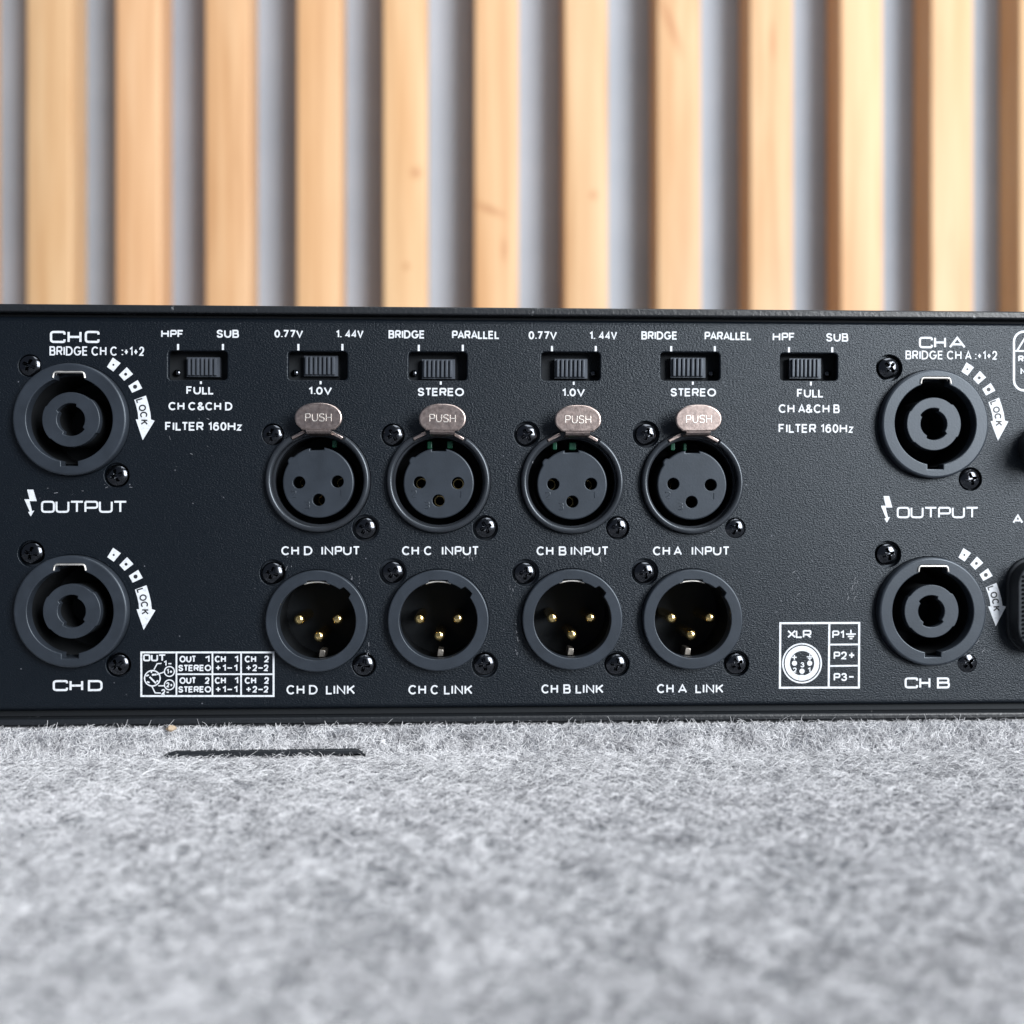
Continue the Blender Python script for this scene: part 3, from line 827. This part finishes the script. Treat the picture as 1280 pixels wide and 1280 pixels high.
def wide(parts, py0, py1, pen):
    """parts: (letter, left px, right px); pen: line width in px"""
    m = MB(); h = pen/2
    for ch, x0, x1 in parts:
        a = P(x0 + h, py1 - h); c = P(x1 - h, py0 + h)
        asp = (c[0]-a[0])/(c[1]-a[1])
        for pts, cl in WIDE[ch]:
            m.stroke([(a[0] + p[0]*(c[0]-a[0]), a[1] + p[1]*(c[1]-a[1])) for p in pts], pen/5.9, INKW, cl)
    return ink_obj(m)
wide([('C', 62.5, 82), ('H', 84.5, 102), ('C', 106, 124.5)], 413.7, 428.7, 2.7)
wide([('C', 66, 85), ('H', 87, 104), ('D', 110, 128.3)], 850, 863.9, 2.6)
wide([('C', 1148.5, 1166), ('H', 1167.5, 1182.5), ('A', 1186, 1207)], 421, 435.3, 2.6)
wide([('C', 1130.7, 1147.5), ('H', 1149, 1163), ('B', 1171, 1187.3)], 846.6, 860.6, 2.6)
def output(x0, x1, y0, y1):
    n = 6; wd = (x1-x0)/n
    wide([(ch, x0 + i*wd + .4, x0 + (i+1)*wd - .4) for i, ch in enumerate('OUTPUT')], y0, y1, 2.4)
output(51, 159.5, 626, 641); output(1120.4, 1223.6, 633.5, 647.8)
wide([('A', 1265.5, 1279), ('C', 1280.5, 1293)], 643, 654.5, 2.4)
def px_poly(pts, name='lettering'):
    m = MB(); m.poly([P(*p) for p in pts][::-1], INKW); return ink_obj(m, name)
def bolt(x0, x1, y0, y1):
    sh = [(.22, 0), (.72, 0), (1, .43), (.42, .43), (.62, .80), (.80, .78), (.52, 1), (.30, .84), (.44, .82), (0, .36), (.42, .36)]
    m = MB()
    q = lambda a, b_: P(x0 + a*(x1-x0), y0 + b_*(y1-y0))
    m.add([(*q(a, b_), INKW) for a, b_ in sh], [(0, 10, 2, 1), (10, 9, 3, 2), (9, 8, 4, 3), (8, 7, 6, 5, 4)], True)
    return ink_obj(m, 'bolt_symbol')
bolt(30.5, 46, 612, 645.5); bolt(1101, 1115.5, 620, 653.5)

# switch tick marks
def ticks(tops, y0, y1, bot, y2, y3):
    for x in tops: px_poly([(x-1.3, y0), (x+1.3, y0), (x+1.3, y1), (x-1.3, y1)], 'tick_mark')
    px_poly([(bot-1.2, y2), (bot+1.2, y2), (bot+1.2, y3), (bot-1.2, y3)], 'tick_mark')
ticks((222.6, 278.7), 430, 437.4, 251.2, 476.6, 480); ticks((373, 428), 430, 438, 400.7, 476.4, 480.4)
ticks((523.5, 578.5), 431, 438.8, 551, 476.8, 480.8); ticks((690, 744.7), 432.4, 439, 717.2, 477, 481)
ticks((839, 893.5), 432.6, 439.2, 866, 477, 481); ticks((986.2, 1040.3), 434, 440.4, 1013.6, 477, 482)

# turn-to-lock marks around each output socket
def lock_marks(center, turn, shade=1):
    c = P(*center); K = 1/6.0
    def q(x, y):      # photo px offsets measured on the upper left socket
        a = R(turn); x, y = x*K, -y*K
        return (c[0] + x*math.cos(a) - y*math.sin(a), c[1] + x*math.sin(a) + y*math.cos(a))
    for (x, y), dot in (((50.2, -69.4), 1.3), ((65.4, -57.6), 1.9), ((77, -42), 2.6)):
        r = math.hypot(x, y); a = math.atan2(y, x)
        rx, ry = math.cos(a), math.sin(a); tx, ty = -ry, rx
        m = MB(); m.poly([q(x+rx*i*6.9+tx*j*(5.4 + i*0.5), y+ry*i*6.9+ty*j*(5.4 + i*0.5)) for i, j in ((-1, -1), (-1, 1), (1, 1), (1, -1))], INKW)
        o = ink_obj(m, 'turn_mark')
        m = MB(); m.disc(q(x, y), dot*K, INKW+0.02, 16); ink_obj(m, 'turn_dot', M_inkdark)
    m = MB()
    inner = [(76, -25.6), (78.6, -17), (80.4, -9), (81, -1)]; outer = [(90.4, -31), (93.6, -20), (95.8, -10), (96.7, -1)]
    for i in range(3): m.poly([q(*inner[i]), q(*inner[i+1]), q(*outer[i+1]), q(*outer[i])], INKW)
    m.poly([q(77.8, -1), q(86.4, 25), q(101.2, 0.6), q(96.7, -1), q(81, -1)], INKW)
    ink_obj(m, 'lock_arrow')
    m = MB()
    for ch, ang, rr in (('L', 16.4, 86.5), ('O', 10.2, 87.5), ('C', 4.4, 88), ('K', -1.6, 88.5)):
        wd, polys = SANS[ch]; s_ = 7.4
        a = R(-ang); ux, uy = math.cos(a), math.sin(a); tx, ty = -uy, ux
        for pts, cl in polys:
            m.stroke([q(rr*ux + ux*(p[1]-.5)*s_ + tx*(p[0]-.5)*wd*s_*0.95, rr*uy + uy*(p[1]-.5)*s_ + ty*(p[0]-.5)*wd*s_*0.95) for p in pts], 1.7*K, INKW+0.02, bool(cl))
    ink_obj(m, 'lettering', M_inkdark)
lock_marks(OUT['C'], 0); lock_marks(OUT['D'], 0.5); lock_marks(OUT['A'], 2.6); lock_marks(OUT['B'], 3.2)

# wiring table of the outputs
def px_line(m, pts, wd, closed=False): m.stroke([P(*p) for p in pts], wd/5.9, INKW, closed)
def px_ring(m, x, y, r, wd): m.disc(P(x, y), (r+wd/2)/5.95, INKW, 36, (r-wd/2)/5.95)
m = MB()
px_line(m, [(176.7, 815.5), (342, 815.5), (342, 870), (176.7, 870)], 2.3, True)
for x in (220.6, 265.6, 301.4): px_line(m, [(x, 816.7), (x, 868.9)], 2.0)
px_line(m, [(221.6, 842.7), (264.6, 842.7)], 2.0); px_line(m, [(266.6, 842.7), (300.4, 842.7)], 2.0); px_line(m, [(302.4, 842.7), (340.8, 842.7)], 2.0)
ink_obj(m, 'table_frame')
wide([('O', 179, 188), ('U', 188.8, 197.6), ('T', 198, 207.6)], 817.8, 826.6, 1.9)
m = MB()
px_ring(m, 190.5, 847.8, 9.6, 1.6); px_ring(m, 211.8, 839.3, 6.1, 1.4); px_ring(m, 211.8, 856, 6.1, 1.4)
px_line(m, [(192.5, 837), (196.5, 829.6), (202, 829.2)], 1.4); px_line(m, [(196, 843.2), (205, 840)], 1.4)
px_line(m, [(198, 857.2), (205.5, 857.2)], 1.4); px_line(m, [(190, 858), (194, 866), (201, 866.3)], 1.4)
px_line(m, [(187, 846), (195, 854)], 2.0); px_line(m, [(190, 843.5), (195.5, 843)], 2.2); px_line(m, [(183, 845), (186, 843.6)], 1.8); px_line(m, [(184, 852), (187, 853.4)], 1.8); px_line(m, [(195.6, 852), (198, 850.6)], 1.8); px_line(m, [(189, 841), (190, 838.8)], 1.6)
ink_obj(m, 'wiring_symbol')
words([('1-', 204.5, 215)], 825.6, 832.6, 1.5); words([('1+', 208.2, 215.8)], 836, 842.4, 1.3); words([('2+', 207.8, 216)], 852.8, 859.2, 1.3); words([('2-', 201.5, 211.8)], 861.4, 868.4, 1.5)
for y0, num in ((819.6, '1'), (846.4, '2')):
    words([('OUT', 224.4, 245.2), (num, 256.2, 262)], y0, y0+8.4, 1.75)
    words([('STEREO', 222.8, 264.2)], y0+11.2, y0+19.4, 1.7)
    words([('CH', 268.5, 282.4), ('1', 293, 297.8)], y0, y0+8.4, 1.75)
    plus(272.8, y0+15.2, 2.7); words([('1', 278, 282.4), ('1', 292.2, 296.8)], y0+11, y0+19.4, 1.75); px_poly([(284.4, y0+14.6), (290, y0+14.6), (290, y0+16.2), (284.4, y0+16.2)])
    words([('CH', 306, 320.2), ('2', 330.2, 336.4)], y0, y0+8.4, 1.75)
    plus(310.8, y0+15.2, 2.7); words([('2', 315.6, 321.6), ('2', 329.6, 335.6)], y0+11, y0+19.4, 1.75); px_poly([(323, y0+14.6), (328.4, y0+14.6), (328.4, y0+16.2), (323, y0+16.2)])

# pin-out box of the microphone sockets
m = MB()
px_line(m, [(975.4, 779), (1074, 778.6), (1073.6, 859.4), (974.8, 859.6)], 2.6, True)
px_line(m, [(1036.6, 780), (1035.8, 858.3)], 2.6); px_line(m, [(1037.6, 805.7), (1072.4, 805.5)], 2.2); px_line(m, [(1037.4, 832.5), (1072.2, 832)], 2.2)
ink_obj(m, 'table_frame')
wide([('X', 984, 995), ('L', 994.6, 1003), ('R', 1003.4, 1014.2)], 787.4, 797.6, 2.0)
words([('P1', 1040.2, 1055)], 788, 798.2); words([('P2', 1042, 1058.6)], 814.4, 824.4); plus(1064.5, 819, 3.2, 2.1)
words([('P3', 1042, 1058.8)], 841.2, 851.4); px_poly([(1061.2, 845), (1067, 845), (1067, 847), (1061.2, 847)])
def ground(x, y, s, wd):
    m = MB(); px_line(m, [(x, y-5.4*s), (x, y)], wd); px_line(m, [(x-6.2*s, y), (x+6.2*s, y)], wd); px_line(m, [(x-3.9*s, y+2.9*s), (x+3.9*s, y+2.9*s)], wd); px_line(m, [(x-1.8*s, y+5.6*s), (x+1.8*s, y+5.6*s)], wd); ink_obj(m, 'ground_symbol')
ground(1063.6, 792.6, 1.0, 1.9); ground(1012.2, 821, 0.62, 1.3)
m = MB()
px_ring(m, 1002.5, 829, 24.8, 2.0); px_ring(m, 1002.5, 829, 19.0, 6.6)
for x, y in ((993.1, 829), (1012.1, 829), (1002.5, 839)): m.disc(P(x, y), 3.3/5.9, INKW, 20)
px_line(m, [(990, 821.6), (995.8, 821.6)], 1.6); px_line(m, [(992.9, 818.6), (992.9, 824.6)], 1.6); px_line(m, [(1000.2, 844.2), (1004.6, 844.2)], 1.5)
ink_obj(m, 'socket_symbol')
words([('2', 991, 995.8)], 834.4, 840.6, 1.3); words([('1', 1009.6, 1013)], 834.2, 840.6, 1.3); words([('3', 1000.4, 1005.4)], 827.8, 834.2, 1.3)

# warning box cut by the frame's edge
m = MB()
a = P(1267.4, 488); c = P(1420, 415.5)
m.stroke(rrect(a[0], c[0], a[1], c[1], 2.2, 6), 0.5, INKW, True)
px_line(m, [(1269, 438.7), (1300, 438.7)], 2.2)
px_line(m, [(1271.5, 438), (1284, 417.8), (1296.5, 438)], 2.4)
ink_obj(m, 'warning_frame')
words([('R', 1272.5, 1279.6)], 444.4, 452.4); words([('N', 1275.4, 1282.6)], 460, 468.4)

# scuffs: flecks of paint rubbed off the coat
M_scuff = ink('rubbed_paint', (0.20, 0.21, 0.23))
for (x, y, sx, sy, n_, slant) in ((585, 697, 16, 5, 14, 90), (356, 707, 12, 4, 6, 90), (446, 722, 9, 9, 8, 90), (459, 816, 4, 7, 6, 90), (1068, 733, 10, 16, 16, 60),
                                  (646, 800, 3, 30, 9, 90), (640, 735, 5, 14, 6, 90), (735, 697, 22, 10, 7, 90), (650, 565, 14, 30, 7, 80), (600, 805, 6, 8, 5, 90),
                                  (80, 615, 70, 18, 9, 5), (230, 560, 45, 60, 8, -35), (888, 665, 4, 4, 4, 40), (990, 740, 40, 50, 8, 25), (520, 690, 20, 8, 5, 90), (1215, 810, 20, 20, 6, 30)):
    m = MB()
    for k in range(n_):
        p = P(x + random.gauss(0, sx*.5), y + random.gauss(0, sy*.5)); a = R(slant + random.gauss(0, 14)); l = random.choice((.12, .2, .3, .55, .9))*random.uniform(.7, 1.2)
        d = (math.cos(a)*l/2, math.sin(a)*l/2); j = random.uniform(-.05, .05)
        m.stroke([(p[0]-d[0], p[1]-d[1]), (p[0]+j, p[1]), (p[0]+d[0], p[1]+d[1])], random.uniform(.05, .12), 0.012)
    ink_obj(m, 'scuff', M_scuff)

# ------------------------------------------------------------------ small things on the carpet
q0 = P(205, 945, 4.3); q1 = P(456, 937, 4.3)
out = neat([(q0[0], q0[1]-1.0), (q1[0], q1[1]-1.0), (q1[0], q1[1]-1.1), (q1[0]-1.6, q1[1]), (q0[0]+2.2, q1[1]-0.1), (q0[0]+1.0, q1[1]-0.35), (q0[0], q1[1]-0.75)])
cu_, cv_ = (q0[0]+q1[0])/2, q0[1]-1.0
strip = MB().plate([[(p[0]-cu_, p[1]-cv_) for p in out]], -1.6, 0.0, 0.2, 3, True).build('plastic_strip', M_plug, None, (cu_, cv_, 4.3))
tag(strip, 'thin black plastic strip half buried in grey carpet below the amplifier', 'strip')
M_crumb, nt, ln, b = material('beige_crumb', (0.40, 0.31, 0.22), 0.9)
nn = node(nt, 'ShaderNodeTexNoise', Scale=2500.0, Detail=2.0); ln.new(coords(nt, ln), nn.inputs['Vector']); bump(nt, ln, b, nn.outputs['Fac'], 0.6, 0.0002)
cq = P(214, 910.5, 3.0)
m = MB(); NR, NS = 6, 10
for i in range(NR+1):
    t = math.pi*i/NR
    for j in range(NS):
        a = 2*math.pi*j/NS; k = 1 + 0.22*math.sin(3*a+i) + 0.15*math.cos(2*t+5*a)
        m.v.append((1.0*k*math.sin(t)*math.cos(a), 0.55*k*math.cos(t), 0.6*k*math.sin(t)*math.sin(a)))
for i in range(NR):
    for j in range(NS):
        m.f.append([i*NS+j, (i+1)*NS+j, (i+1)*NS+(j+1) % NS, i*NS+(j+1) % NS]); m.flat.append(False)
tag(m.build('crumb', M_crumb, None, (cq[0], cq[1], 3.0)), 'tiny beige wood crumb caught in carpet under the amplifier edge', 'crumb')

# ------------------------------------------------------------------ carpet fibres (uncountable)
def fibres(name, N, place, steps, length, radius, mat, seed, lift):
    g = np.random.default_rng(seed)
    root, nrm, tan = place(g, N)                       # (N,3) each; tan: preferred lie
    bit = np.cross(nrm, tan)
    L = length[0] + (length[1]-length[0]) * g.random(N)**1.6
    x_, y_ = root[:, 0], root[:, 1] + root[:, 2]
    fld = 1.6*np.sin(x_*1.05 + 1.1*np.sin(y_*0.82)) + 1.5*np.cos(y_*1.2 + 1.4*np.sin(x_*0.7)) + 1.3*np.sin(2.3*x_ - 1.9*y_)
    ang = np.where(g.random(N) < 0.45, g.random(N)*2*np.pi, fld + g.normal(0, 0.45, N))
    tx = tan*np.cos(ang)[:, None] + bit*np.sin(ang)[:, None]
    el = np.radians(g.uniform(lift[0], lift[1], N))
    bend = np.radians(g.uniform(20, 150, N)); turn = np.radians(g.normal(0, 70, N))
    pts = np.empty((N, steps, 3)); p = root - nrm*0.15
    side = np.cross(nrm, tx)
    for k in range(steps):
        pts[:, k] = p
        t = k/(steps-1)
        e = el - bend*t; yaw = turn*t
        h = tx*np.cos(yaw)[:, None] + side*np.sin(yaw)[:, None]
        d = h*np.cos(e)[:, None] + nrm*np.sin(e)[:, None]
        p = p + d*(L/(steps-1))[:, None]
    # keep the fibre ends from diving below the felt
    hgt = np.einsum('nkj,nj->nk', pts - root[:, None, :], nrm)
    low = np.minimum(hgt + 0.1, 0)
    pts -= low[:, :, None]*nrm[:, None, :]
    cd = bpy.data.hair_curves.new(name)
    cd.add_curves([steps]*N)
    cd.attributes['position'].data.foreach_set('vector', (pts*MM).astype(np.float32).ravel())
    rad = cd.attributes.get('radius') or cd.attributes.new('radius', 'FLOAT', 'POINT')
    rr = radius * g.uniform(0.6, 1.25, N)[:, None] * np.linspace(1.0, 0.5, steps)[None, :]
    rad.data.foreach_set('value', (rr*MM).astype(np.float32).ravel())
    def lattice(cx, cy, sx, sy):
        G = g.random((256, 256)); a = cx/sx + 500; b_ = cy/sy + 500
        i, j = np.floor(a).astype(int), np.floor(b_).astype(int); fa, fb = a-i, b_-j
        fa = fa*fa*(3-2*fa); fb = fb*fb*(3-2*fb); i %= 256; j %= 256; k, l = (i+1) % 256, (j+1) % 256
        return (G[i, j]*(1-fa)+G[k, j]*fa)*(1-fb) + (G[i, l]*(1-fa)+G[k, l]*fa)*fb
    tone = 0.36*g.random(N) + 0.26*lattice(x_, y_, 1.7, 0.9) + 0.50*lattice(x_, y_, 0.7, 0.45) + 0.07*lattice(x_, y_, 7.0, 5.0) - 0.09
    sh = cd.attributes.new('tone', 'FLOAT', 'CURVE')
    sh.data.foreach_set('value', tone.astype(np.float32))
    cd.materials.append(mat)
    o = bpy.data.objects.new(name, cd); col.objects.link(o)
    return o
M_fibre, nt, ln, b = material('grey_wool_fibre', (0.5, 0.51, 0.54), 0.75, 0, 0.25)
hi = nt.new('ShaderNodeAttribute'); hi.attribute_name = 'tone'
fr = ramp(nt, ln, hi.outputs['Fac'], [(0.12, (0.06, 0.062, 0.07)), (0.28, (0.25, 0.252, 0.27)), (0.44, (0.58, 0.58, 0.60)), (0.68, (0.92, 0.92, 0.935))])
ln.new(fr.outputs[0], b.inputs['Base Color'])

def wob(x, y):
    return np.sin(x*0.33 + 1.7*np.sin(y*0.21)) * np.cos(y*0.41 + 1.3*np.sin(x*0.17)) + 0.6*np.sin(x*0.9+0.7*y) * np.sin(y*1.1-0.4*x)
def place_flat(g, N):
    y = -5.0 - 150*g.random(N*2)**1.05
    d = DIST + y
    half = 0.55*d + 22
    x = g.uniform(-1, 1, N*2)*half + 5
    keep = g.random(N*2) < np.clip(half/140, 0, 1) * np.clip(0.8 + 0.14*wob(x, y), 0.25, 1)
    x, y = x[keep][:N], y[keep][:N]; n_ = len(x)
    if n_ < N: x = np.resize(x, N) + g.normal(0, .4, N); y = np.resize(y, N) + g.normal(0, .4, N)
    lz = 0.12*np.sin(x*0.21 + 1.3*np.sin(y*0.17))*np.cos(y*0.26 + 0.9*np.sin(x*0.11)) + 0.10*np.sin(x*0.63+y*0.5)
    root = np.stack([x, y, STEP_LOW + lz*(y < -8)], 1)
    return root, np.tile([0, 0, 1.0], (N, 1)), np.tile([1.0, 0, 0], (N, 1))
def place_step(g, N):
    x = g.uniform(-150, 160, N); s_ = g.random(N)
    pth = [(y, z) for y, z in path if -8.1 <= y <= -0.9]
    seg = np.array(pth); d = np.hypot(*np.diff(seg, axis=0).T); cum = np.concatenate([[0], np.cumsum(d)]); t = s_*cum[-1]
    y = np.interp(t, cum, seg[:, 0]); z = np.interp(t, cum, seg[:, 1])
    i = np.clip(np.searchsorted(cum, t) - 1, 0, len(d)-1)
    ty, tz = np.diff(seg, axis=0)[i].T / d[i]
    nrm = np.stack([np.zeros(N), tz*1.0, -ty*1.0], 1)
    nrm *= np.sign(nrm[:, 2] - nrm[:, 1])[:, None]
    root = np.stack([x, y, z], 1)
    tan = np.stack([np.zeros(N), ty, tz], 1)
    return root, nrm, tan
tag(fibres('carpet_pile', 250000, place_flat, 6, (1.2, 4.6), 0.042, M_fibre, 3, (8, 48)), 'short grey wool pile of the carpet in front', 'carpet pile', kind='stuff')
tag(fibres('step_pile', 62000, place_step, 6, (0.9, 2.9), 0.040, M_fibre, 5, (8, 55)), 'fuzzy grey wool pile on the low carpet step', 'carpet pile', kind='stuff')
